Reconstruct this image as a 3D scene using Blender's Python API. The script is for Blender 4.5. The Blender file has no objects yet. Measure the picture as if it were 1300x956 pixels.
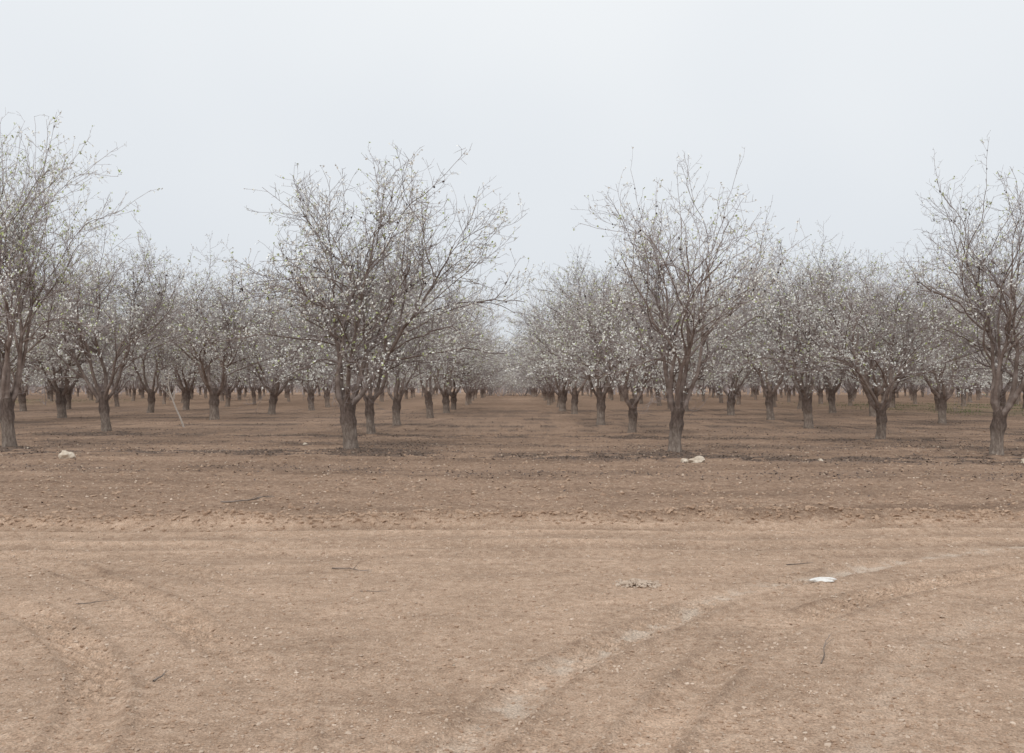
import bpy, bmesh, math, random
import numpy as np
from mathutils import Vector

scene = bpy.context.scene
COL = scene.collection
CAM_H = 1.5

# ------------------------------------------------------------------ helpers
def link(o):
    COL.objects.link(o); return o

def make_mesh(name, V, face_arrays, mats, smooth=False):
    me = bpy.data.meshes.new(name)
    V = np.asarray(V, dtype=np.float32)
    me.vertices.add(len(V)); me.vertices.foreach_set("co", V.ravel())
    loops = []; starts = []; mi = []; sm = []; off = 0
    for F, m, s in face_arrays:
        F = np.asarray(F, dtype=np.int32)
        if len(F) == 0: continue
        n, k = F.shape
        loops.append(F.ravel()); starts.append(off + np.arange(n) * k)
        off += n * k
        mi.append(np.full(n, m)); sm.append(np.full(n, s))
    loops = np.concatenate(loops).astype(np.int32); starts = np.concatenate(starts).astype(np.int32)
    mi = np.concatenate(mi).astype(np.int32); sm = np.concatenate(sm).astype(bool)
    me.loops.add(len(loops)); me.loops.foreach_set("vertex_index", loops)
    me.polygons.add(len(starts)); me.polygons.foreach_set("loop_start", starts)
    for m in mats: me.materials.append(m)
    me.polygons.foreach_set("material_index", mi)
    me.polygons.foreach_set("use_smooth", sm)
    me.update(calc_edges=True); me.validate()
    return me

def nrm(a):
    return a / (np.linalg.norm(a, axis=-1, keepdims=True) + 1e-9)

_tab = np.random.RandomState(7).rand(256, 256)
def vnoise(x, y):
    x = np.asarray(x, float); y = np.asarray(y, float)
    xi = np.floor(x).astype(int); yi = np.floor(y).astype(int)
    fx = x - xi; fy = y - yi
    fx = fx * fx * (3 - 2 * fx); fy = fy * fy * (3 - 2 * fy)
    a = _tab[xi & 255, yi & 255]; b = _tab[(xi + 1) & 255, yi & 255]
    c = _tab[xi & 255, (yi + 1) & 255]; d = _tab[(xi + 1) & 255, (yi + 1) & 255]
    return (a * (1 - fx) + b * fx) * (1 - fy) + (c * (1 - fx) + d * fx) * fy
def fbm(x, y, o=4):
    s = 0; a = .5
    for i in range(o):
        s = s + a * (vnoise(x * 2**i + 17 * i, y * 2**i + 31 * i) - .5); a *= .55
    return s
def sstep(a, b, x):
    t = np.clip((x - a) / (b - a), 0, 1); return t * t * (3 - 2 * t)

# ------------------------------------------------------------------ materials
def newmat(name):
    m = bpy.data.materials.new(name); m.use_nodes = True
    nt = m.node_tree; b = nt.nodes["Principled BSDF"]
    b.inputs["Roughness"].default_value = .9
    b.inputs["Specular IOR Level"].default_value = .15
    return m, nt, b
def N(nt, t, **kw):
    n = nt.nodes.new(t)
    for k, v in kw.items(): setattr(n, k, v)
    return n
def ramp(nt, stops):
    r = N(nt, "ShaderNodeValToRGB"); e = r.color_ramp.elements
    while len(e) < len(stops): e.new(.5)
    for i, (p, c) in enumerate(stops):
        e[i].position = p; e[i].color = (*c, 1) if len(c) == 3 else c
    return r
def noise(nt, vec, scale, detail=4, rough=.6):
    n = N(nt, "ShaderNodeTexNoise"); n.inputs["Scale"].default_value = scale
    n.inputs["Detail"].default_value = detail; n.inputs["Roughness"].default_value = rough
    nt.links.new(vec, n.inputs["Vector"]); return n.outputs["Fac"]
def mix(nt, fac, a, b, mode='MIX'):
    m = N(nt, "ShaderNodeMix", data_type='RGBA', blend_type=mode)
    for s, v in ((0, fac), (6, a), (7, b)):
        if isinstance(v, bpy.types.NodeSocket): nt.links.new(v, m.inputs[s])
        elif isinstance(v, (int, float)): m.inputs[s].default_value = v
        else: m.inputs[s].default_value = (*v, 1)
    return m.outputs[2]
def math_(nt, op, a, b=None, clamp=False):
    m = N(nt, "ShaderNodeMath", operation=op, use_clamp=clamp)
    for i, v in enumerate((a, b)):
        if v is None: continue
        if isinstance(v, bpy.types.NodeSocket): nt.links.new(v, m.inputs[i])
        else: m.inputs[i].default_value = v
    return m.outputs[0]

def barkmat(name, c1, c2, c3):
    m, nt, b = newmat(name)
    tc = N(nt, "ShaderNodeTexCoord"); oi = N(nt, "ShaderNodeObjectInfo")
    r = ramp(nt, [(.3, c1), (.52, c2), (.72, c3)])
    nt.links.new(noise(nt, tc.outputs["Object"], 5, 3), r.inputs[0])
    v = math_(nt, 'MULTIPLY_ADD', oi.outputs["Random"], .3); nt.nodes[-1].inputs[2].default_value = .87
    hs = N(nt, "ShaderNodeHueSaturation"); nt.links.new(r.outputs[0], hs.inputs["Color"]); nt.links.new(v, hs.inputs["Value"])
    nt.links.new(hs.outputs[0], b.inputs["Base Color"])
    return m
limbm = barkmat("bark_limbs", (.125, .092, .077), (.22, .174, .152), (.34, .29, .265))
limbfar = barkmat("bark_limbs_hazed", (.19, .152, .14), (.29, .245, .232), (.40, .355, .345))  # far limbs: distance haze mixed into the bark colour
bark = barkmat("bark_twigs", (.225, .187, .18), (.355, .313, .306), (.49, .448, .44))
barkfar = barkmat("bark_twigs_hazed", (.34, .305, .31), (.44, .405, .412), (.55, .515, .52))  # far twigs paled, air haze painted into their colour

def trunkmat(name, k):
    trunkm, nt, b = newmat(name)
    tc = N(nt, "ShaderNodeTexCoord"); sp = N(nt, "ShaderNodeSeparateXYZ")
    nt.links.new(tc.outputs["Object"], sp.inputs[0])
    mp = N(nt, "ShaderNodeMapping"); mp.inputs["Scale"].default_value = (1, 1, .3)
    nt.links.new(tc.outputs["Object"], mp.inputs[0])
    nz = noise(nt, mp.outputs[0], 22, 6, .75)
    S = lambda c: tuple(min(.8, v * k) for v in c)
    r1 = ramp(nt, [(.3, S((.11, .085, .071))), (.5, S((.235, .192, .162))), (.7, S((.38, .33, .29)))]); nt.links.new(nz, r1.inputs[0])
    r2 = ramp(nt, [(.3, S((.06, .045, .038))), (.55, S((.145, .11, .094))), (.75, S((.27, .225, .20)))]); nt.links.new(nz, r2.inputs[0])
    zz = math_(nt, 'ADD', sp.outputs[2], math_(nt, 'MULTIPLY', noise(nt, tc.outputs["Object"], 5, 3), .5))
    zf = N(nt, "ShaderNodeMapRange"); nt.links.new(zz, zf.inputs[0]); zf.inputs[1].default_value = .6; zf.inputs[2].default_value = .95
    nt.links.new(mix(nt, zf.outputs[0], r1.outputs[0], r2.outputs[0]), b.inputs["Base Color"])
    bp = N(nt, "ShaderNodeBump"); bp.inputs["Strength"].default_value = .9; bp.inputs["Distance"].default_value = .04
    nt.links.new(nz, bp.inputs["Height"]); nt.links.new(bp.outputs[0], b.inputs["Normal"])
    return trunkm
trunkm = trunkmat("bark_trunk", 1.05); trunkfar = trunkmat("bark_trunk_hazed", 1.4)  # far trunks use a lighter copy, with haze put into the colour

def simple(name, c1, c2, scale=8, rough=.9, bump=0.0):
    m, nt, b = newmat(name); tc = N(nt, "ShaderNodeTexCoord")
    nz = noise(nt, tc.outputs["Object"], scale, 4)
    r = ramp(nt, [(.35, c1), (.65, c2)]); nt.links.new(nz, r.inputs[0])
    nt.links.new(r.outputs[0], b.inputs["Base Color"]); b.inputs["Roughness"].default_value = rough
    if bump:
        bp = N(nt, "ShaderNodeBump"); bp.inputs["Strength"].default_value = .7; bp.inputs["Distance"].default_value = bump
        nt.links.new(nz, bp.inputs["Height"]); nt.links.new(bp.outputs[0], b.inputs["Normal"])
    return m
blossom = simple("blossom_petals", (.85, .86, .82), (.93, .94, .91), 3)
mummy = simple("dried_hulls", (.03, .022, .02), (.08, .06, .05), 9)
leafm = simple("young_leaves", (.35, .41, .15), (.55, .61, .30), 4)
grassm = simple("grass_blades", (.13, .16, .07), (.22, .25, .12), 1)
rockm = simple("pale_limestone", (.48, .40, .315), (.69, .62, .52), 9, bump=.02)
whitem = simple("white_chalk", (.66, .65, .62), (.80, .80, .78), 20, bump=.005)
pebm = simple("pebbles_mix", (.37, .275, .205), (.64, .525, .425), 2.3, bump=.004)
clodm = simple("soil_clod", (.32, .215, .15), (.46, .333, .243), 6, bump=.01)
lit = simple("leaf_litter", (.08, .062, .055), (.18, .14, .122), 3)
stickm = simple("dead_wood", (.15, .12, .10), (.30, .25, .215), 14)
crust = simple("cement_crumb", (.40, .31, .24), (.58, .48, .39), 30, bump=.02)

# ------------------------------------------------------------------ tree data (world metres)
SPACE_Y = 7.5
trees = []
L_full = "tall bare almond tree with white blossom on brown soil"
L_std = "bare almond tree with sparse white blossom on brown soil"
L_hull = "almond tree with dark dried hulls and few blossoms"
trees += [
 (-12.0, 22.5, 8.1, .78, 0, 0.0, "tallest almond tree with white blossom on knotted trunk"),
 (-3.74, 21.7, 6.9, 1.0, 1, 0.0, "wide spreading almond tree with white blossom and forked trunk"),
 (3.62, 20.7, 6.5, .90, 2, 0.0, "narrow upright almond tree dotted with dark dried hulls"),
 (10.2, 19.8, 6.5, .86, 3, 0.0, "nearly bare almond tree with upright shoots beside pale stone"),
 (-12.9, 30.0, 7.3, .98, 4, .4, "broad almond tree thick with white blossom"),
 (-4.26, 28.6, 6.3, 1.0, 5, 1.4, L_std),
 (3.62, 28.6, 6.0, 1.05, 4, 2.4, L_hull),
 (9.87, 25.4, 5.3, 1.16, 5, 3.6, "low spreading almond tree with drooping side branches"),
 (-4.26, 35.3, 6.6, 1.04, 6, .2, L_std),
 (3.35, 35.3, 6.4, 1.06, 7, 5.1, L_std),
 (10.2, 32.7, 7.0, 1.05, 6, 2.2, L_std),
 (17.1, 29.8, 6.8, 1.08, 7, 2.9, L_std),
 (17.1, 37.5, 7.0, 1.08, 4, 4.2, L_std),
 (11.0, 40.2, 7.0, 1.08, 5, .9, L_std),
 (-20.8, 38.2, 7.7, 1.08, 6, 3.3, L_full),
 (-21.0, 30.6, 7.7, 1.05, 5, 5.3, L_full),
]
rnd = random.Random(5)
cols = [-4.0, 3.5, 10.9, 18.2]
cols += [25.8 + 7.7 * i for i in range(12)]
cols += [-12.7 - 8.0 * i for i in range(12)]
start_y = {-4.0: 43.5, 3.5: 43.0, 10.9: 47.4, 18.2: 45.5, -12.7: 43.0, -20.7: 45.4}
grid = []
for cx in cols:
    y0 = start_y.get(round(cx, 1))
    y = y0 if y0 else (21.5 - .1 * cx + SPACE_Y * (0 if cx > 0 else 1))
    while y < 190:
        if abs(cx) - 4.0 < .56 * y and y > 24:
            grid.append((y, cx + rnd.uniform(-.6, .6), y + rnd.uniform(-1.3, 1.3)))
        y += SPACE_Y
grid.sort()
near = grid[:255]; far = grid[255:]
for _, x, y in near:
    vi = rnd.choice([4, 5, 6, 7]) if y < 62 else rnd.choice([8, 9, 10, 11])
    hi = .7 if y > 60 else .2
    w_ = rnd.uniform(1.12, 1.28)
    if abs(x) < 6: w_ = rnd.uniform(1.08, 1.2) + (.14 if y > 50 else 0)
    trees.append((x, y, rnd.uniform(7.0, 8.0) + hi if abs(x) > 6 else rnd.uniform(6.5, 7.2), w_, vi, rnd.uniform(0, 6.28),
                  L_full if x < -8 else L_std))

# ------------------------------------------------------------------ tree generator
ENVZ = 3.55
def envq(p, rmax):
    q = np.stack([p[:, 0] / rmax, p[:, 1] / rmax, np.maximum((p[:, 2] - ENVZ), -1) / 3.1], 1)
    return q, np.linalg.norm(q, axis=1)
def grow(rg, S, D, L, n, wig, up, rmax, zlow=1.75, env=True, push=.6, droop=0.0):
    P = [S]; d = nrm(D); st = (L / n)[:, None]
    if env:
        _, e = envq(S + d * L[:, None], rmax)          # shoots end near the crown's rim
        st = st * np.clip(1.35 - np.clip(e - .8, 0, 1) * 1.4, .38, 1)[:, None]
    for i in range(n):
        p = P[-1]
        u = np.zeros_like(d); u[:, 2] = up - droop * i / n + .55 * np.clip(zlow - p[:, 2], 0, 1)
        if env:
            q, e = envq(p, rmax)
            u -= q * np.clip(e - .95, 0, .4)[:, None] * push
        d = nrm(d + rg.normal(0, wig, d.shape) + u)
        P.append(p + d * st)
    return np.stack(P, 1)
def radii(r0, r1, n, pw=1.0):
    t = np.linspace(0, 1, n + 1)[None, :] ** pw
    return r0[:, None] * (1 - t) + r1[:, None] * t
def spawn(rg, P, R, per, tmin, tmax, a0, a1, zb=0.0, outb=0.0):
    Np, n1, _ = P.shape; n = n1 - 1
    idx = np.repeat(np.arange(Np), per)
    k = np.tile(np.arange(per), Np)
    t = tmin + (tmax - tmin) * (k + rg.rand(len(k))) / per
    f = t * n; i = np.minimum(f.astype(int), n - 1); w = (f - i)[:, None]
    A = P[idx, i]; B = P[idx, i + 1]
    S = A * (1 - w) + B * w; T = nrm(B - A)
    q = nrm(np.cross(T, rg.normal(0, 1, T.shape)))
    a = rg.uniform(a0, a1, len(k))[:, None]
    D = T * np.cos(a) + q * np.sin(a)
    D[:, 2] += zb
    if outb:
        o = S.copy(); o[:, 2] = 0; D += nrm(o) * outb
    Rr = R[idx, i] * (1 - w[:, 0]) + R[idx, i + 1] * w[:, 0]
    return S, nrm(D), Rr, t
def tubes(sets):
    Vs = []; Fs = []; off = 0
    for P, R, s in sets:
        Nn, n1, _ = P.shape
        T = np.empty_like(P); T[:, 1:-1] = P[:, 2:] - P[:, :-2]; T[:, 0] = P[:, 1] - P[:, 0]; T[:, -1] = P[:, -1] - P[:, -2]
        T = nrm(T); m = nrm(T.mean(1)); ref = np.zeros_like(m); ref[:, 0] = 1
        bad = np.abs(m[:, 0]) > .7; ref[bad] = (0, 1, 0)
        U = nrm(np.cross(T, ref[:, None, :])); W = np.cross(T, U)
        an = np.arange(s) * 2 * math.pi / s
        ring = P[:, :, None, :] + R[:, :, None, None] * (U[:, :, None, :] * np.cos(an)[None, None, :, None] + W[:, :, None, :] * np.sin(an)[None, None, :, None])
        Vs.append(ring.reshape(-1, 3))
        base = off + (np.arange(Nn)[:, None, None] * n1 + np.arange(n1 - 1)[None, :, None]) * s
        j = np.arange(s)[None, None, :]; j2 = (j + 1) % s
        F = np.stack([base + j, base + j2, base + s + j2, base + s + j], -1).reshape(-1, 4)
        Fs.append(F); off += Nn * n1 * s
    return np.concatenate(Vs), np.concatenate(Fs)
def cards(rg, C, size, per, jit):
    C = np.repeat(C, per, 0) + rg.normal(0, jit, (len(C) * per, 3))
    n = len(C); a = nrm(rg.normal(0, 1, (n, 3))); b = nrm(np.cross(a, rg.normal(0, 1, (n, 3))))
    s = size * rg.uniform(.6, 1.3, (n, 1))
    V = np.stack([C + a * s, C + b * s * .9, C - a * s * .8, C - b * s], 1).reshape(-1, 3)
    return V, np.arange(n * 4).reshape(-1, 4)
def octas(rg, C, s):
    n = len(C); k = s * rg.uniform(.7, 1.2, (n, 1))
    ax = [np.array(v, float) for v in ((1, 0, 0), (0, 1, 0), (-1, 0, 0), (0, -1, 0), (0, 0, 1.5), (0, 0, -1.5))]
    V = np.stack([C + k * v for v in ax], 1).reshape(-1, 3)
    b = (np.arange(n) * 6)[:, None]
    F = np.concatenate([b + np.array(t) for t in ((0, 1, 4), (1, 2, 4), (2, 3, 4), (3, 0, 4), (1, 0, 5), (2, 1, 5), (3, 2, 5), (0, 3, 5))])
    return V, F

def tree_meshes(i, seed, nl, el, rmax, nb, nm, nleaf, dens=7, upright=0.0, far=False, bs=.020, low=4, azs=None, off=None, whip=1.5, gap=.36, slim=1.0, zl=1.6):
    rg = np.random.RandomState(seed)
    H = .98 + rg.uniform(-.05, .08)
    m = 18; zt = np.linspace(-.08, H + .10, m); s = 16; an = np.arange(s) * 2 * math.pi / s
    V = []
    for z in zt:
        r0 = .150 + .035 * math.exp(-max(z, 0) / .10) + .035 * math.exp(-((z - .62) / .09)**2) + .020 * sstep(.75, 1.0, z)
        r0 *= slim
        if z > H: r0 *= .8 - .3 * (z - H) / .12
        lx = .05 * math.sin(z * 2 + seed) ; ly = .04 * math.cos(z * 2.3 + seed)
        rr = r0 * (1 + .10 * np.sin(an * 3 + z * 4 + seed) + .09 * (vnoise(an * 2.5 + seed, z * 7 + an * 0) - .5) * 2)
        V.append(np.stack([lx + rr * np.cos(an), ly + rr * np.sin(an), np.full(s, z)], 1))
    V = np.concatenate(V); F = []
    for a in range(m - 1):
        for j in range(s):
            F.append((a * s + j, a * s + (j + 1) % s, (a + 1) * s + (j + 1) % s, (a + 1) * s + j))
    top = len(V); V = np.vstack([V, V[-s:].mean(0) + (0, 0, .02)])
    F3 = [((m - 1) * s + j, (m - 1) * s + (j + 1) % s, top) for j in range(s)]
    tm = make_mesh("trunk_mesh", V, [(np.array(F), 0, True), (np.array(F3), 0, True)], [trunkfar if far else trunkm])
    cx = .05 * math.sin(H * 2 + seed); cy = .04 * math.cos(H * 2.3 + seed)
    if azs is None:
        az = np.arange(nl) * 2 * math.pi / nl + rg.normal(0, .2, nl) + .3
    else:
        az = np.radians(azs); nl = len(azs)
    ele = rg.uniform(el[0], el[1], nl)
    e0 = ele - .22                                    # limbs leave the stem flatter, then turn up
    D = np.stack([np.cos(az) * np.cos(e0), np.sin(az) * np.cos(e0), np.sin(e0)], 1)
    S = np.stack([cx + .06 * np.cos(az), cy + .06 * np.sin(az), np.full(nl, H - .12) + rg.uniform(-.08, .08, nl)], 1)
    L = rg.uniform(3.5, 4.5, nl)
    r = rg.uniform(.060, .092, nl) * slim
    P1 = grow(rg, S, D, L, 14, .14, .05 + upright, rmax * .9); R1 = radii(r, r * .18, 14, .7)
    S, D, Rr, t = spawn(rg, P1, R1, 6, .24, 1.0, .45, 1.0, .12 + upright, .25)
    L = rg.uniform(1.4, 3.0, len(S)) * (1.15 - .35 * t); r = np.minimum(Rr * .68, .033)
    P2 = grow(rg, S, D, L, 11, .165, .03 + upright, rmax, droop=.04); R2 = radii(r, r * .2 + .003, 11)
    if low:
        S, D, Rr, t = spawn(rg, P1, R1, low, .24, .65, .7, 1.2, .12, .95)
        L = rg.uniform(1.7, 3.0, len(S)); r = np.minimum(Rr * .45, .022)
        P2c = grow(rg, S, D, L, 11, .15, .04, rmax + .15, zl if not far else 1.3, droop=.16); R2c = radii(r, r * .2 + .003, 11)
        P2 = np.concatenate([P2, P2c]); R2 = np.concatenate([R2, R2c])
    S, D, Rr, t = spawn(rg, P2, R2, 9, .10, 1.0, .45, 1.2, .11 + upright)
    g1 = vnoise(S[:, 0] * 1.1 + S[:, 2] * .8 + seed, S[:, 1] * 1.1 - S[:, 2] * .6 + 40)
    kp = (g1 > gap) | (rg.rand(len(S)) < .3)
    S, D, Rr = S[kp], D[kp], Rr[kp]
    L = rg.uniform(.4, 1.5, len(S)); r = np.minimum(Rr * .7, .0108)
    P3 = grow(rg, S, D, L, 7, .15, .035 + upright, rmax + .15, push=.2, zlow=1.15 if far else zl - .15); R3 = radii(r, np.full(len(r), .0036), 7)
    S, D, Rr, t = spawn(rg, P2, R2, 1, .7, 1.0, .1, .6, .3, .1)
    L = rg.uniform(.6, whip, len(S)); r = np.minimum(Rr * .8, .011)
    P3b = grow(rg, S, D, L, 7, .08, .04, rmax + .6, push=0); R3b = radii(r, np.full(len(r), .0038), 7)
    P3 = np.concatenate([P3, P3b]); R3 = np.concatenate([R3, R3b])
    S, D, Rr, t = spawn(rg, P3, R3, 6 if far else dens, .1, 1.0, .5, 1.25, .11)
    L = rg.uniform(.10, .6, len(S)) ; r = np.minimum(Rr * .8, .0048)
    if far: r = r + .003
    n4 = 2 if far else 3
    P4 = grow(rg, S, D, L, n4, .17, .04, rmax + .4, push=0, zlow=1.1); R4 = radii(r, np.full(len(r), .005 if far else .0025), n4)
    sets = [(P1, R1, 8), (P2, R2, 6), (P3, R3, 4), (P4, R4, 3)]; tl = [P4[:, -1], P4[:, P4.shape[1] // 2]]
    if not far:
        S, D, Rr, t = spawn(rg, P4, R4, 2, .2, 1.0, .5, 1.3, .05)
        L = rg.uniform(.04, .18, len(S)); P5 = grow(rg, S, D, L, 1, .1, 0, rmax + 2, env=False); R5 = radii(np.full(len(S), .0036), np.full(len(S), .0025), 1)
        sets.append((P5, R5, 3)); tl.append(P5[:, -1])
    V, F = tubes(sets)
    nbig = len(P1) * 14 * 8 + len(P2) * 11 * 6
    tips = np.concatenate(tl); tips = tips[tips[:, 2] > 1.3]
    w = vnoise(tips[:, 0] * 1.6 + seed, tips[:, 2] * 1.5 + tips[:, 1]) ** 1.8 * np.clip(1.35 - .15 * tips[:, 2], .35, 1.2)
    w = np.clip(w, .04, None); w /= w.sum()
    cb = tips[rg.choice(len(tips), nb, p=w)]
    Vb, Fb = cards(rg, cb, bs, 2, .013)
    # dried hulls cling to the twigs, clustered here and there
    hp = P3[:, 2:6].reshape(-1, 3)
    wh = np.clip(hp[:, 2] - 2.0, .1, 4) * vnoise(hp[:, 0] * 1.5 + 9, hp[:, 2] * 1.5 + seed) ** 3
    ch = hp[rg.choice(len(hp), nm, p=wh / wh.sum())] + rg.normal(0, .012, (nm, 3))
    ch = np.concatenate([ch, ch[:nm // 2] + rg.normal(0, .022, (nm // 2, 3))])
    Vm, Fm = octas(rg, ch, .018)
    cl = tips[rg.choice(len(tips), nleaf)]; Vl, Fl = cards(rg, cl, .023, 2, .015)
    o1 = len(V); o2 = o1 + len(Vb); o3 = o2 + len(Vm)
    A = np.concatenate([V, Vb, Vm, Vl])
    if off is not None:
        cen = tips.mean(0); k = np.clip((A[:, 2] - H) / (cen[2] - H), 0, 1.4)[:, None]
        A[:, :2] += (np.array(off) - cen[:2])[None] * k
    cm = make_mesh("crown_mesh", A, [(F[:nbig], 4, True), (F[nbig:], 0, True), (Fb + o1, 1, False), (Fm + o2, 2, False), (Fl + o3, 3, False)],
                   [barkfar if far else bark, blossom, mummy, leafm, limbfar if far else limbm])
    return tm, cm, np.percentile(V[:, 2], 99.95)

specs = [
 dict(seed=14, nl=6, el=(.95, 1.25), rmax=2.9, nb=4800, nm=20, nleaf=1500, upright=.02, off=(.2, 0), whip=2.1, low=3, dens=5, gap=.44),
 dict(seed=27, nl=5, el=(.72, 1.0), rmax=3.2, nb=6600, nm=170, nleaf=1000, azs=(5, 72, 128, 190, 285), off=(.38, 0), low=5, whip=1.7, gap=.42, dens=6),
 dict(seed=36, nl=5, el=(.80, 1.1), rmax=3.0, nb=4200, nm=220, nleaf=600, upright=.01, azs=(-10, 60, 125, 185, 260), off=(.10, 0), whip=1.8, gap=.42, dens=6),
 dict(seed=49, nl=5, el=(.80, 1.15), rmax=2.9, nb=2600, nm=120, nleaf=600, upright=.02, azs=(10, 90, 165, 200, 300), off=(.30, 0), dens=5, whip=2.0, gap=.42),
 dict(seed=59, nl=5, el=(.74, 1.0), rmax=3.1, nb=8500, nm=90, nleaf=800, off=(0, 0), slim=.85, zl=1.4),
 dict(seed=61, nl=6, el=(.70, 1.0), rmax=3.1, nb=7200, nm=110, nleaf=800, off=(0, 0), slim=.80, zl=1.4),
 dict(seed=73, nl=5, el=(.74, 1.05), rmax=3.1, nb=7600, nm=110, nleaf=800, off=(0, 0), slim=.88, zl=1.4),
 dict(seed=85, nl=4, el=(.72, 1.05), rmax=3.0, nb=6400, nm=140, nleaf=800, off=(0, 0), slim=.85, zl=1.4),
] + [dict(seed=sd, nl=5, el=(.66, 1.05), rmax=3.2, nb=5200, nm=50, nleaf=400, far=True, bs=.034, off=(0, 0), low=6, gap=.2, slim=sl) for sd, sl in ((91, .68), (103, .76), (117, .6), (129, .7))]
variants = [tree_meshes(i, **s) for i, s in enumerate(specs)]

# ------------------------------------------------------------------ ground
def arr(a): return np.array(a, float)
def seg_dist(x, y, pts):
    best = np.full(np.shape(x), 1e9)
    pts = arr(pts)
    for (ax, ay), (bx, by) in zip(pts[:-1], pts[1:]):
        dx, dy = bx - ax, by - ay; t = np.clip(((x - ax) * dx + (y - ay) * dy) / (dx * dx + dy * dy), 0, 1)
        best = np.minimum(best, np.hypot(x - ax - t * dx, y - ay - t * dy))
    return best
def smooth_poly(pts, k=5):
    pts = arr(pts); out = []
    P = np.vstack([2 * pts[0] - pts[1], pts, 2 * pts[-1] - pts[-2]])
    for i in range(1, len(P) - 2):
        for t in np.linspace(0, 1, k, endpoint=False):
            p0, p1, p2, p3 = P[i - 1:i + 3]
            out.append(.5 * (2 * p1 + (p2 - p0) * t + (2 * p0 - 5 * p1 + 4 * p2 - p3) * t**2 + (3 * p1 - 3 * p2 + p3 - p0) * t**3))
    out.append(pts[-1]); return np.array(out)
TR_A = smooth_poly([(-.75, 2.2), (-.42, 3.3), (-.1, 4.2), (.17, 4.86), (.53, 5.45), (1.02, 6.1), (1.58, 6.8), (2.42, 7.44), (3.2, 8.0), (4.14, 8.57), (5.5, 9.0), (8, 9.4), (14, 9.7)])
TR_B = smooth_poly([(.75, 2.2), (1.2, 3.2), (1.6, 4.2), (2.08, 5.0), (2.8, 5.8), (3.48, 6.43), (5.2, 7.4), (8, 8.1), (14, 8.5)])
TR_C = smooth_poly([(-.6, 2.2), (-.9, 3.6), (-1.19, 4.77), (-1.7, 5.5), (-2.94, 7.06), (-4.64, 8.4), (-8, 9.3), (-14, 9.6)])
TR_D = smooth_poly([(-1.6, 2.5), (-1.87, 4.2), (-2.4, 5.3), (-3.6, 6.6), (-5.4, 7.6), (-9, 8.3), (-14, 8.6)])
TR_E = smooth_poly([(.05, 2.2), (.35, 3.4), (.75, 4.4), (1.3, 5.4), (2.1, 6.3), (3.1, 7.1), (4.6, 7.9), (8, 8.8), (14, 9.1)])
TR_F = smooth_poly([(1.9, 2.6), (2.3, 3.7), (2.9, 4.6), (3.9, 5.5), (6, 6.6), (14, 7.6)])
TR_G = smooth_poly([(-.1, 2.2), (-.35, 3.6), (-.8, 5.2), (-1.9, 6.9), (-3.6, 8.2), (-8, 9.0), (-14, 9.2)])
TR_H = smooth_poly([(-2.9, 2.6), (-3.1, 4.2), (-3.7, 5.4), (-5.6, 6.6), (-9, 7.4), (-14, 7.7)])
tree_xy = [(t[0], t[1]) for t in trees if t[1] < 42]
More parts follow.
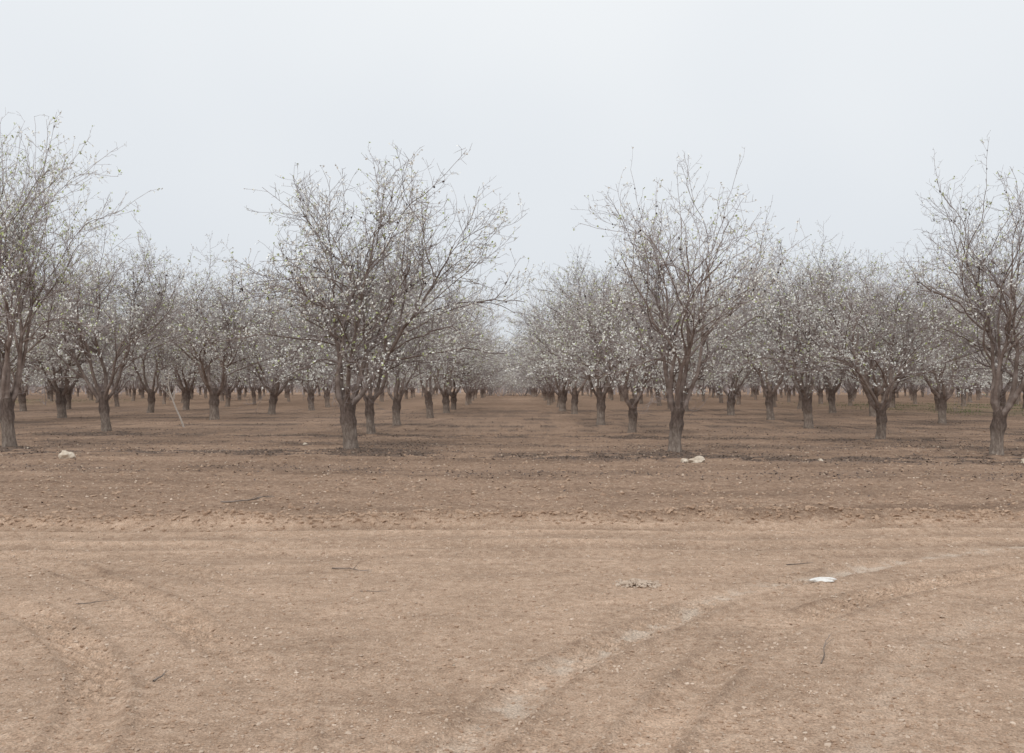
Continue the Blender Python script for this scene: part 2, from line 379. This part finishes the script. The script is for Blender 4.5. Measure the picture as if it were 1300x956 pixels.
def fields(x, y):
    edge = 10.3 + .35 * fbm(x * .5, x * 0 + 3, 3) + .035 * x
    orch = sstep(-.14, .16, y - edge + .6 * fbm(x * 4, y * 4, 4))
    soft = .5 * orch + .5 * sstep(-.5, 1.0, y - edge + 1.8 * fbm(x * .8, y * 1.6, 4))
    nearm = np.clip(1 - (y - 30) / 40, 0, 1)
    z = .05 * fbm(x * .35, y * .35, 3)
    rough = fbm(x * 3, y * 3, 4)
    clod = np.clip(fbm(x * 12, y * 12, 4), 0, 1)
    z = z + (.008 + .050 * orch) * rough + (.018 + .06 * orch) * clod * nearm
    z = z + .10 * np.exp(-((y - edge - .14) / .17)**2) * (.35 + 1.0 * vnoise(x * .9, y * .2))
    tone = np.zeros_like(x)
    # wheel ruts before the little bank: darker grooves, paler ridges
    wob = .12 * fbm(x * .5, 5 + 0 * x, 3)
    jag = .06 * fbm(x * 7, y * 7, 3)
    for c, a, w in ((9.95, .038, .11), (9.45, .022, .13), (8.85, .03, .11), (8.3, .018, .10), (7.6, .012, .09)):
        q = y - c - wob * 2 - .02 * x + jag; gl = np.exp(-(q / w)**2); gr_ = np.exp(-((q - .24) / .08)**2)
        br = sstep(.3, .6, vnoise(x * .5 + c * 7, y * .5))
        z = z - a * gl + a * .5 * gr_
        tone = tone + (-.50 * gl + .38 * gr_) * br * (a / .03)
    ds = [seg_dist(x, y, t) for t in (TR_A, TR_B, TR_C, TR_D, TR_E, TR_F, TR_G, TR_H)]
    rag = .13 * fbm(x * 9, y * 9, 4)
    al = (x * .9 + y * 1.1)
    for k, (d, a) in enumerate(zip(ds, (.020, .028, .021, .019, .021, .028, .012, .015))):
        d = np.abs(d + rag * .3)
        on = sstep(.22, .54, vnoise(x * .7 + k * 13, y * .7)) * .8 + .2
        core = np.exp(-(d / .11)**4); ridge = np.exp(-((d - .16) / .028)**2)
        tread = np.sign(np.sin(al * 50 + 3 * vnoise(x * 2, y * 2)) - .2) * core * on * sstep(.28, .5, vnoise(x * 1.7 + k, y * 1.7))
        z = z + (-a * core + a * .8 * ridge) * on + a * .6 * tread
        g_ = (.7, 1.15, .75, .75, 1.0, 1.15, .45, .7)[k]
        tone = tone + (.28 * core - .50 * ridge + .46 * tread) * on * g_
    br = sstep(.42, .62, vnoise(x * 4, y * 4) * .3 + vnoise(x * 13, y * 13) * .35 + vnoise(x * 31, y * 31) * .35)
    dA = np.abs(ds[0] + rag * 1.3); dB = np.abs(ds[1] + rag)
    fade = sstep(2.8, 5.4, y) * .4 + .6
    pale = np.exp(-(dA / .085)**2) * (.10 + .84 * br) * fade + .32 * np.exp(-(dB / .12)**2) * br
    for tx, ty in tree_xy:
        z = z + .07 * np.exp(-((x - tx)**2 + (y - ty)**2) / .35)
    lit_ = np.zeros_like(x)
    for k in range(-1, 12):
        yc = 20.3 - .12 * x + SPACE_Y * k * .5 + .9 * fbm(x * .3, 9 + k + 0 * x, 3)
        lit_ = lit_ + np.exp(-((y - yc) / (.65 + .012 * y))**2) * (.7 + .4 * (k % 2 == 0)) * (1 if k > -1 else .5)
    for tx, ty in tree_xy:
        lit_ = lit_ + .7 * np.exp(-((x - tx)**2 + ((y - ty) * 1.2)**2) / 4.5)
    lit_ = lit_ * sstep(.32, .60, vnoise(x * .9, y * 1.3) * .5 + vnoise(x * 3.3, y * 5) * .5)
    lit_ = np.clip(lit_, 0, 1) * orch
    grn = sstep(20, 30, x) * sstep(44, 52, y) * sstep(90, 70, y) + .6 * sstep(-33, -45, x) * sstep(66, 78, y) * sstep(120, 90, y)
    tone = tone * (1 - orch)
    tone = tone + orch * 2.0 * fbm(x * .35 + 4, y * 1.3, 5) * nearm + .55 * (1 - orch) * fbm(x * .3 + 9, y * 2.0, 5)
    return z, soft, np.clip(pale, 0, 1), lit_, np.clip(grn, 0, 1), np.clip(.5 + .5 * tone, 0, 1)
def gz(x, y):
    return float(fields(arr([x]), arr([y]))[0][0])

ys = [1.2]
while ys[-1] < 30: ys.append(ys[-1] + max(.012, .0045 * ys[-1]))
while ys[-1] < 2500: ys.append(ys[-1] * 1.05)
xs = [0.0]
while xs[-1] < 6: xs.append(xs[-1] + .021)
while xs[-1] < 20: xs.append(xs[-1] + .07)
while xs[-1] < 1500: xs.append(xs[-1] + max(.15, (xs[-1] - 19) * .08))
xs = np.array([-v for v in xs[:0:-1]] + xs); ys = np.array([-40, -15, -6, -2, -.5, .4] + ys)
X, Y = np.meshgrid(xs, ys); x = X.ravel(); y = Y.ravel()
z, orch, pale, litt, grn, tone = fields(x, y)
nx, ny = len(xs), len(ys)
ii = (np.arange(ny - 1)[:, None] * nx + np.arange(nx - 1)[None, :]).ravel()
F = np.stack([ii, ii + 1, ii + nx + 1, ii + nx], 1)

soil, nt, b = newmat("bare_soil")
tc = N(nt, "ShaderNodeTexCoord"); O = tc.outputs["Object"]
def attr(n):
    a = N(nt, "ShaderNodeAttribute"); a.attribute_name = n; return a.outputs["Fac"]
n1 = noise(nt, O, 1.3, 5, .7); n2 = noise(nt, O, 13, 5, .78); n3 = noise(nt, O, 85, 3, .75)
mp = N(nt, "ShaderNodeMapping"); mp.inputs["Scale"].default_value = (.35, 1.2, 1); nt.links.new(O, mp.inputs[0])
ns = noise(nt, mp.outputs[0], 1.6, 6, .72)
road = ramp(nt, [(.3, (.36, .246, .174)), (.5, (.488, .350, .256)), (.7, (.615, .468, .358))]); nt.links.new(n2, road.inputs[0])
orc = ramp(nt, [(.3, (.218, .142, .100)), (.5, (.372, .257, .185)), (.7, (.53, .397, .302))]); nt.links.new(n2, orc.inputs[0])
c = mix(nt, attr("orchard"), road.outputs[0], orc.outputs[0])
big = ramp(nt, [(.33, (.80, .785, .775)), (.5, (1, 1, 1)), (.68, (1.15, 1.15, 1.15))]); nt.links.new(ns, big.inputs[0])
c = mix(nt, .75, c, big.outputs[0], 'MULTIPLY')
big2 = ramp(nt, [(.35, (.86, .85, .84)), (.65, (1.12, 1.12, 1.12))]); nt.links.new(n1, big2.inputs[0])
c = mix(nt, .75, c, big2.outputs[0], 'MULTIPLY')
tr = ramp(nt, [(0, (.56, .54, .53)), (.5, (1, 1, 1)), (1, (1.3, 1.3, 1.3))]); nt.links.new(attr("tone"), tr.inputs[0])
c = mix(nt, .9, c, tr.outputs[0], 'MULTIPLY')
c = mix(nt, math_(nt, 'MULTIPLY', attr("pale"), .78), c, (.66, .56, .465))
lr = ramp(nt, [(.40, (0, 0, 0)), (.54, (1, 1, 1))]); nt.links.new(n2, lr.inputs[0])
lf = math_(nt, 'MULTIPLY', attr("litter"), math_(nt, 'ADD', math_(nt, 'MULTIPLY', lr.outputs[0], .74), .14))
c = mix(nt, lf, c, (.105, .087, .078))
gr = ramp(nt, [(.45, (0, 0, 0)), (.6, (1, 1, 1))]); nt.links.new(n1, gr.inputs[0])
c = mix(nt, math_(nt, 'MULTIPLY', math_(nt, 'MULTIPLY', attr("green"), .5), gr.outputs[0]), c, (.20, .22, .11))
fine = ramp(nt, [(.3, (.50, .485, .475)), (.5, (1, 1, 1)), (.70, (1.48, 1.47, 1.45))]); nt.links.new(n3, fine.inputs[0])
c = mix(nt, .9, c, fine.outputs[0], 'MULTIPLY')
vo = N(nt, "ShaderNodeTexVoronoi"); vo.inputs["Scale"].default_value = 34; nt.links.new(O, vo.inputs["Vector"])
gs = ramp(nt, [(.12, (1, 1, 1)), (.18, (0, 0, 0))]); nt.links.new(vo.outputs["Distance"], gs.inputs[0])
sc = N(nt, "ShaderNodeSeparateColor"); nt.links.new(vo.outputs["Color"], sc.inputs[0])
gf = math_(nt, 'MULTIPLY', gs.outputs[0], math_(nt, 'GREATER_THAN', sc.outputs[0], .55))
c = mix(nt, math_(nt, 'MULTIPLY', gf, .6), c, (.66, .56, .455))
nt.links.new(c, b.inputs["Base Color"]); b.inputs["Roughness"].default_value = 1
hsum = math_(nt, 'ADD', math_(nt, 'MULTIPLY', n2, .8), math_(nt, 'MULTIPLY', n3, .6))
bp = N(nt, "ShaderNodeBump"); bp.inputs["Distance"].default_value = .042
nt.links.new(math_(nt, 'ADD', math_(nt, 'MULTIPLY', attr("orchard"), .2), .72), bp.inputs["Strength"])
nt.links.new(hsum, bp.inputs["Height"]); nt.links.new(bp.outputs[0], b.inputs["Normal"])

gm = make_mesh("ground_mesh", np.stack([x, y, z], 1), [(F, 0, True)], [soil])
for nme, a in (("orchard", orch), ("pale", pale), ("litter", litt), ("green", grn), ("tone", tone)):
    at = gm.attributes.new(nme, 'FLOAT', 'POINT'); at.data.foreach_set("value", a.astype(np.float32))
g = link(bpy.data.objects.new("ground", gm)); g["kind"] = "structure"
g["label"] = "bare brown soil with tyre tracks and scattered stones"; g["category"] = "ground"

# ------------------------------------------------------------------ place trees
for (tx, ty, th, tw, vi, rot, lab) in trees:
    tm, cm, ht = variants[vi]
    e = link(bpy.data.objects.new("almond_tree", None)); e.empty_display_size = .3
    e.location = (tx, ty, gz(tx, ty) - .02); s = th / ht
    e.scale = (s * tw, s * tw, s); e.rotation_euler = (0, 0, rot)
    e["label"] = lab; e["category"] = "tree"; e["group"] = "almond trees planted in orchard rows"
    for nm_, me in (("trunk", tm), ("crown", cm)):
        o = link(bpy.data.objects.new(nm_, me)); o.parent = e

rg = np.random.RandomState(3)
def far_tree(rg):
    nl = 5; az = np.arange(nl) * 1.257 + rg.normal(0, .2, nl); el = rg.uniform(.7, 1.1, nl)
    D = np.stack([np.cos(az) * np.cos(el), np.sin(az) * np.cos(el), np.sin(el)], 1)
    P0 = np.array([[[0, 0, 0], [0, 0, 1.0]]]); R0 = np.array([[.14, .13]])
    S = np.zeros((nl, 3)); S[:, 2] = .95
    P1 = grow(rg, S, D, rg.uniform(3.2, 4.2, nl), 5, .12, .04, 2.6); R1 = radii(np.full(nl, .07), np.full(nl, .025), 5)
    S, D, Rr, t = spawn(rg, P1, R1, 6, .2, 1, .4, .9, .15)
    P2 = grow(rg, S, D, rg.uniform(1.4, 2.6, len(S)), 4, .15, .05, 3.1); R2 = radii(np.full(len(S), .03), np.full(len(S), .012), 4)
    S, D, Rr, t = spawn(rg, P2, R2, 9, .1, 1, .5, 1.2, .1)
    P3 = grow(rg, S, D, rg.uniform(.5, 1.3, len(S)), 2, .15, .05, 3.3, 1.3); R3 = radii(np.full(len(S), .02), np.full(len(S), .012), 2)
    V, F = tubes([(P0, R0, 5), (P1, R1, 4), (P2, R2, 3), (P3, R3, 3)])
    tips = np.concatenate([P3[:, -1], P3[:, 1]])
    Vb, Fb = cards(rg, tips[rg.choice(len(tips), 520)], .075, 1, .1)
    return V, F, Vb, Fb
fts = [far_tree(rg) for _ in range(4)]
Vs = []; Fa = []; Fbs = []; off = 0
extra = [(0, xx, yy + rg.uniform(-3, 3)) for yy in (197, 206, 215) for xx in np.arange(-.58 * yy, .58 * yy, 4.5)]
extra += [(1, xx, yy + rg.uniform(-2, 2)) for yy in (224, 229) for xx in np.arange(-.58 * yy, .58 * yy, 3.0)]
# an unpruned thicket closes the end of the avenue
extra += [(1, xx, 146 + rg.uniform(-4, 4)) for xx in np.arange(-3.4, 3.6, 1.7)]
for scrub, fx, fy in [(0, f[1], f[2]) for f in far] + extra:
    V, F, Vb, Fb = fts[rg.randint(4)]
    a = rg.uniform(0, 6.28); s = rg.uniform(1.05, 1.3); M = np.array([[math.cos(a), -math.sin(a), 0], [math.sin(a), math.cos(a), 0], [0, 0, 1]]) * s
    A = np.concatenate([V, Vb]) @ M.T + (fx, fy, -1.9 if scrub else 0)
    Vs.append(A); Fa.append(F + off); Fbs.append(Fb + len(V) + off); off += len(A)
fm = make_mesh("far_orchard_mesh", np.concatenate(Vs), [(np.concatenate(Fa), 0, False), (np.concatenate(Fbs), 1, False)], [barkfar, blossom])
fo = link(bpy.data.objects.new("distant_orchard", fm)); fo["kind"] = "stuff"
fo["label"] = "distant mass of bare blossoming almond trees"; fo["category"] = "trees"

# ------------------------------------------------------------------ young leaning tree
rg = np.random.RandomState(9)
kw = dict(env=False)
P0 = grow(rg, arr([[0, 0, -.05]]), arr([[-.36, 0, 1]]), arr([1.7]), 8, .04, 0, 9, 0, **kw); R0 = radii(arr([.036]), arr([.02]), 8)
Vt, Ft = tubes([(P0, R0, 7)])
S, D, Rr, t = spawn(rg, P0, R0, 6, .5, 1, .3, .7, .2); Pa = grow(rg, S, D, rg.uniform(.5, .9, 6), 5, .1, .04, 9, 0, **kw); Ra = radii(np.full(6, .012), np.full(6, .005), 5)
S, D, Rr, t = spawn(rg, Pa, Ra, 5, .2, 1, .4, .9, .1); Pb = grow(rg, S, D, rg.uniform(.1, .35, 30), 3, .1, .04, 9, 0, **kw); Rb = radii(np.full(30, .005), np.full(30, .003), 3)
Vc, Fc = tubes([(Pa, Ra, 5), (Pb, Rb, 3)]); Vb, Fb = cards(rg, Pb[:, -1], .02, 2, .01)
e = link(bpy.data.objects.new("young_tree", None)); e.location = (-12.0, 34.6, gz(-12.0, 34.6))
e["label"] = "thin leaning almond sapling standing in bare soil"; e["category"] = "tree"
palebark = simple("pale_sapling_bark", (.42, .37, .32), (.58, .53, .48), 10)
o = link(bpy.data.objects.new("trunk", make_mesh("sapling_trunk", Vt, [(Ft, 0, True)], [palebark]))); o.parent = e
o = link(bpy.data.objects.new("crown", make_mesh("sapling_crown", np.concatenate([Vc, Vb]), [(Fc, 0, True), (Fb + len(Vc), 1, False)], [palebark, blossom]))); o.parent = e

# ------------------------------------------------------------------ rocks
from mathutils import noise as mn
def rock_mesh(name, sx, sy, sz, seed, mat, sub=3, rough=.28):
    bm = bmesh.new(); bmesh.ops.create_icosphere(bm, subdivisions=sub, radius=.5)
    for v_ in bm.verts:
        p = v_.co.copy(); q = p * 2.2 + Vector((seed * 3.1, seed, -seed))
        f = 1 + rough * mn.noise(q) * 2 + rough * .4 * mn.noise(q * 3)
        c = mn.cell(p * 3 + Vector((seed, 0, 0)))
        p *= f * (1 + .08 * c)
        v_.co = Vector((p.x * sx, p.y * sy, max(p.z, -.3) * sz))
    me = bpy.data.meshes.new(name); bm.to_mesh(me); bm.free(); me.materials.append(mat)
    return me
def place_rock(nm, x, y, sx, sy, sz, seed, mat, lab, cat="stone", rot=0, grp=None, rough=.28):
    o = link(bpy.data.objects.new(nm, rock_mesh(nm + "_mesh", sx, sy, sz, seed, mat, rough=rough)))
    o.location = (x, y, gz(x, y) + sz * .18); o.rotation_euler = (0, 0, rot)
    o["label"] = lab; o["category"] = cat
    if grp: o["group"] = grp
G = "loose stones on the soil"
place_rock("stone", -9.1, 19.35, .33, .25, .20, 1, rockm, "pale rounded stone lying on brown soil", grp=G)
place_rock("stone", 3.62, 18.5, .34, .22, .15, 2, rockm, "pale rugged stone near the foot of tree", grp=G, rot=.3)
place_rock("stone", 3.40, 18.7, .15, .14, .10, 3, rockm, "small pale stone touching a larger stone", grp=G)
place_rock("stone", 9.95, 18.3, .22, .18, .12, 4, rockm, "pale stone near the foot of tree", grp=G)
place_rock("stone", 2.37, 7.23, .18, .08, .04, 5, whitem, "flat white stone lying on pale tyre track", grp=G, rot=-.1)
place_rock("stone", 6.2, 19.0, .11, .09, .06, 6, rockm, "small pale stone on brown soil", grp=G)
place_rock("stone", -5.3, 24.2, .12, .1, .07, 9, rockm, "small pale stone on brown soil", grp=G)

ico_bm = bmesh.new(); bmesh.ops.create_icosphere(ico_bm, subdivisions=1, radius=1)
IV = np.array([v.co[:] for v in ico_bm.verts]); IF = np.array([[v.index for v in f.verts] for f in ico_bm.faces]); ico_bm.free()
def blobs(px, py, size, flat, seed, jag=.25, sink=.25, extra=0):
    rg = np.random.RandomState(seed); n = len(px); h = fields(px, py)[0] + extra
    sc = size[:, None] * rg.uniform(.6, 1.3, (n, 3)) * arr([1, 1, flat])
    V = IV[None] * sc[:, None, :] * (1 + rg.normal(0, jag, (n, len(IV), 1)))
    a = rg.uniform(0, 6.28, n)[:, None]; vx = V[:, :, 0] * np.cos(a) - V[:, :, 1] * np.sin(a); vy = V[:, :, 0] * np.sin(a) + V[:, :, 1] * np.cos(a)
    V = np.stack([vx + px[:, None], vy + py[:, None], V[:, :, 2] + (h + size * flat * sink)[:, None]], -1)
    return V.reshape(-1, 3), (IF[None] + (np.arange(n) * len(IV))[:, None, None]).reshape(-1, 3)
rg = np.random.RandomState(4); cxp, cyp = .94, 7.14
px = cxp + rg.normal(0, .075, 260); py = cyp + rg.normal(0, .06, 260); ex = .03 * np.exp(-((px - cxp)**2 / .008 + (py - cyp)**2 / .006))
V, Fq = blobs(px, py, rg.uniform(.006, .02, 260), .7, 5, extra=ex)
o = link(bpy.data.objects.new("dirt_heap", make_mesh("heap_mesh", V - (cxp, cyp, 0), [(Fq, 0, False)], [crust]))); o.location = (cxp, cyp, 0)
o["label"] = "small crumbled heap of pale gravel on dirt road"; o["category"] = "rubble"

def stick(x, y, L, ang, r, seed, lab, forks=2):
    rg = np.random.RandomState(seed)
    S = np.zeros((1, 3)); D = arr([[math.cos(ang), math.sin(ang), .02]])
    P = grow(rg, S, D, arr([L]), 10, .10, 0, 99, -9, env=False); P[:, :, 2] = np.abs(P[:, :, 2]) * .3
    R = radii(arr([r]), arr([r * .4]), 10); sets = [(P, R, 7)]
    S, D, Rr, t = spawn(rg, P, R, forks, .3, .9, .4, .9); D[:, 2] = .15
    P2 = grow(rg, S, D, rg.uniform(.15, .35, forks) * L, 4, .12, 0, 99, -9, env=False); P2[:, :, 2] = np.abs(P2[:, :, 2])
    sets.append((P2, radii(Rr * .7, Rr * .3, 4), 5))
    V, F = tubes(sets)
    V[:, 0] += x - P[0, 5, 0]; V[:, 1] += y - P[0, 5, 1]
    V[:, 2] += fields(V[:, 0], V[:, 1])[0] + r
    c = np.array([x, y, gz(x, y)]); V = V - c
    o = link(bpy.data.objects.new("fallen_stick", make_mesh("stick_mesh", V, [(F, 0, True)], [stickm])))
    o.location = c; o["label"] = lab; o["category"] = "stick"; o["group"] = "fallen sticks on the soil"
SL = "dry brown stick lying on the soil"
stick(-3.37, 12.1, .72, .06, .013, 1, "long dry branch lying on the rough soil", 4)
stick(-1.29, 7.7, .40, -.12, .006, 2, SL)
stick(2.42, 7.96, .26, .35, .005, 3, SL)
stick(1.76, 5.35, .50, 1.15, .004, 4, "thin forked twig lying across the dirt road", 3)
stick(-1.8, 4.86, .12, 1.2, .006, 5, SL)
stick(-2.86, 6.5, .28, .05, .004, 6, SL)
stick(-1.0, 6.9, .22, .1, .003, 7, SL)

def scatter(name, px, py, size, flat, mat, lab, cat, seed):
    V, F = blobs(px, py, size, flat, seed)
    o = link(bpy.data.objects.new(name, make_mesh(name + "_mesh", V, [(F, 0, False)], [mat])))
    o["kind"] = "stuff"; o["label"] = lab; o["category"] = cat
rg = np.random.RandomState(21)
def rand_pts(n, y0, y1, pw=1.0):
    y = y0 * (y1 / y0) ** (rg.rand(n) ** pw); x = rg.uniform(-.62, .62, n) * y + rg.normal(0, .5, n); return x, y
px, py = rand_pts(26000, 2.8, 24); scatter("pebbles", px, py, .0025 + .010 * rg.rand(len(px))**4 * (.6 + py / 12), .7, pebm, "small pale pebbles scattered over the soil", "pebbles", 1)
px, py = rand_pts(380, 4.2, 26); scatter("chalk_pebbles", px, py, .003 + .0016 * py * rg.rand(len(px))**3 * .6, .6, rockm, "small chalky white pebbles strewn over soil", "pebbles", 4)
px, py = rand_pts(12000, 10.3, 34); scatter("soil_clods", px, py, .006 + .032 * rg.rand(len(px))**4, .55, clodm, "crumbly soil clods on the orchard floor", "soil", 2)
ex_ = rg.uniform(-8, 8, 5000); ey = 10.45 + .035 * ex_ + .35 * fbm(ex_ * .5, ex_ * 0 + 3, 3) + rg.normal(0, .18, 5000)
scatter("edge_crumbs", ex_, ey, .006 + .028 * rg.rand(5000)**3, .7, clodm, "crumbly soil ridge along the orchard edge", "soil", 7)
px, py = rand_pts(18000, 2.8, 10.8); scatter("road_crumbs", px, py, .002 + .011 * rg.rand(len(px))**3, .6, clodm, "fine soil crumbs on the dirt road", "soil", 3)
px, py = rand_pts(170000, 11.5, 60); L_ = fields(px, py)[3]; k = rg.rand(len(px)) < L_ * .7 + .004; px = px[k]; py = py[k]
hz = fields(px, py)[0]; C = np.stack([px, py, hz + .008], 1); a = rg.uniform(0, 6.28, len(px)); s = rg.uniform(.012, .032, len(px))
u = np.stack([np.cos(a) * s, np.sin(a) * s, rg.uniform(-.3, .8, len(px)) * s], 1); w = np.stack([-np.sin(a) * s * .5, np.cos(a) * s * .5, rg.uniform(-.3, .5, len(px)) * s], 1)
V = np.stack([C + u, C + w, C - u, C - w], 1).reshape(-1, 3)
o = link(bpy.data.objects.new("leaf_litter", make_mesh("litter_mesh", V, [(np.arange(len(V)).reshape(-1, 4), 0, False)], [lit])))
o["kind"] = "stuff"; o["label"] = "dark dry leaf litter in strips beneath trees"; o["category"] = "leaf litter"
n = 40000; px = np.concatenate([rg.uniform(20, 70, n), rg.uniform(-75, -35, n // 2)]); py = np.concatenate([rg.uniform(45, 95, n), rg.uniform(68, 115, n // 2)])
f = fields(px, py); k = rg.rand(len(px)) < f[4] * (vnoise(px * .5, py * .5) > .6); px, py, hz = px[k], py[k], f[0][k]
C = np.stack([px, py, hz], 1); a = rg.uniform(0, 6.28, len(px)); w = np.stack([np.cos(a), np.sin(a), 0 * a], 1) * .02
t = np.stack([rg.normal(0, .05, len(px)), rg.normal(0, .05, len(px)), rg.uniform(.04, .14, len(px))], 1)
V = np.stack([C - w, C + w, C + t], 1).reshape(-1, 3)
o = link(bpy.data.objects.new("grass", make_mesh("grass_mesh", V, [(np.arange(len(V)).reshape(-1, 3), 0, False)], [grassm])))
o["kind"] = "stuff"; o["label"] = "patchy low green grass between tree rows"; o["category"] = "grass"

# ------------------------------------------------------------------ world, sun
w = bpy.data.worlds.new("World"); scene.world = w; w.use_nodes = True; nt = w.node_tree
bg = nt.nodes["Background"]
SE, SR = math.radians(48), math.radians(205)
sky = N(nt, "ShaderNodeTexSky"); sky.sky_type = 'NISHITA'; sky.sun_disc = False; sky.sun_elevation = SE; sky.sun_rotation = SR
sky.air_density = 1.0; sky.dust_density = 4
skyc = mix(nt, 1.0, sky.outputs[0], (.09, .09, .09), 'MULTIPLY')
tc = N(nt, "ShaderNodeTexCoord"); sp = N(nt, "ShaderNodeSeparateXYZ"); nt.links.new(tc.outputs["Generated"], sp.inputs[0])
r = ramp(nt, [(0, (.67, .70, .745)), (.12, (.74, .777, .822)), (.38, (.83, .863, .895)), (1, (1.0, 1.0, 1.0))]); nt.links.new(sp.outputs[2], r.inputs[0])
cn = noise(nt, tc.outputs["Generated"], 1.6, 3, .5)
cr = ramp(nt, [(.3, (.94, .95, .965)), (.7, (1.06, 1.05, 1.035))]); nt.links.new(cn, cr.inputs[0])
cl = mix(nt, 1.0, r.outputs[0], cr.outputs[0], 'MULTIPLY')
nt.links.new(mix(nt, .95, skyc, cl), bg.inputs[0]); bg.inputs[1].default_value = 1.03
sun = bpy.data.lights.new("sun", 'SUN'); sun.energy = 1.3; sun.angle = math.radians(30); sun.color = (1, .96, .90)
so = link(bpy.data.objects.new("sun", sun)); az = SR
d = Vector((math.sin(az) * math.cos(SE), math.cos(az) * math.cos(SE), math.sin(SE)))
so.rotation_euler = d.to_track_quat('Z', 'Y').to_euler()

# ------------------------------------------------------------------ camera
cam = bpy.data.cameras.new("camera"); cam.sensor_width = 36; cam.lens = 1200 / 1300 * 36; cam.clip_end = 5000
co = link(bpy.data.objects.new("camera", cam)); co.location = (0, 0, CAM_H)
co.rotation_euler = (math.radians(90 + .57), 0, 0)
scene.camera = co
scene.view_settings.view_transform = 'Standard'; scene.view_settings.look = 'None'; scene.view_settings.exposure = 0
print("trees", len(trees), "far", len(far))
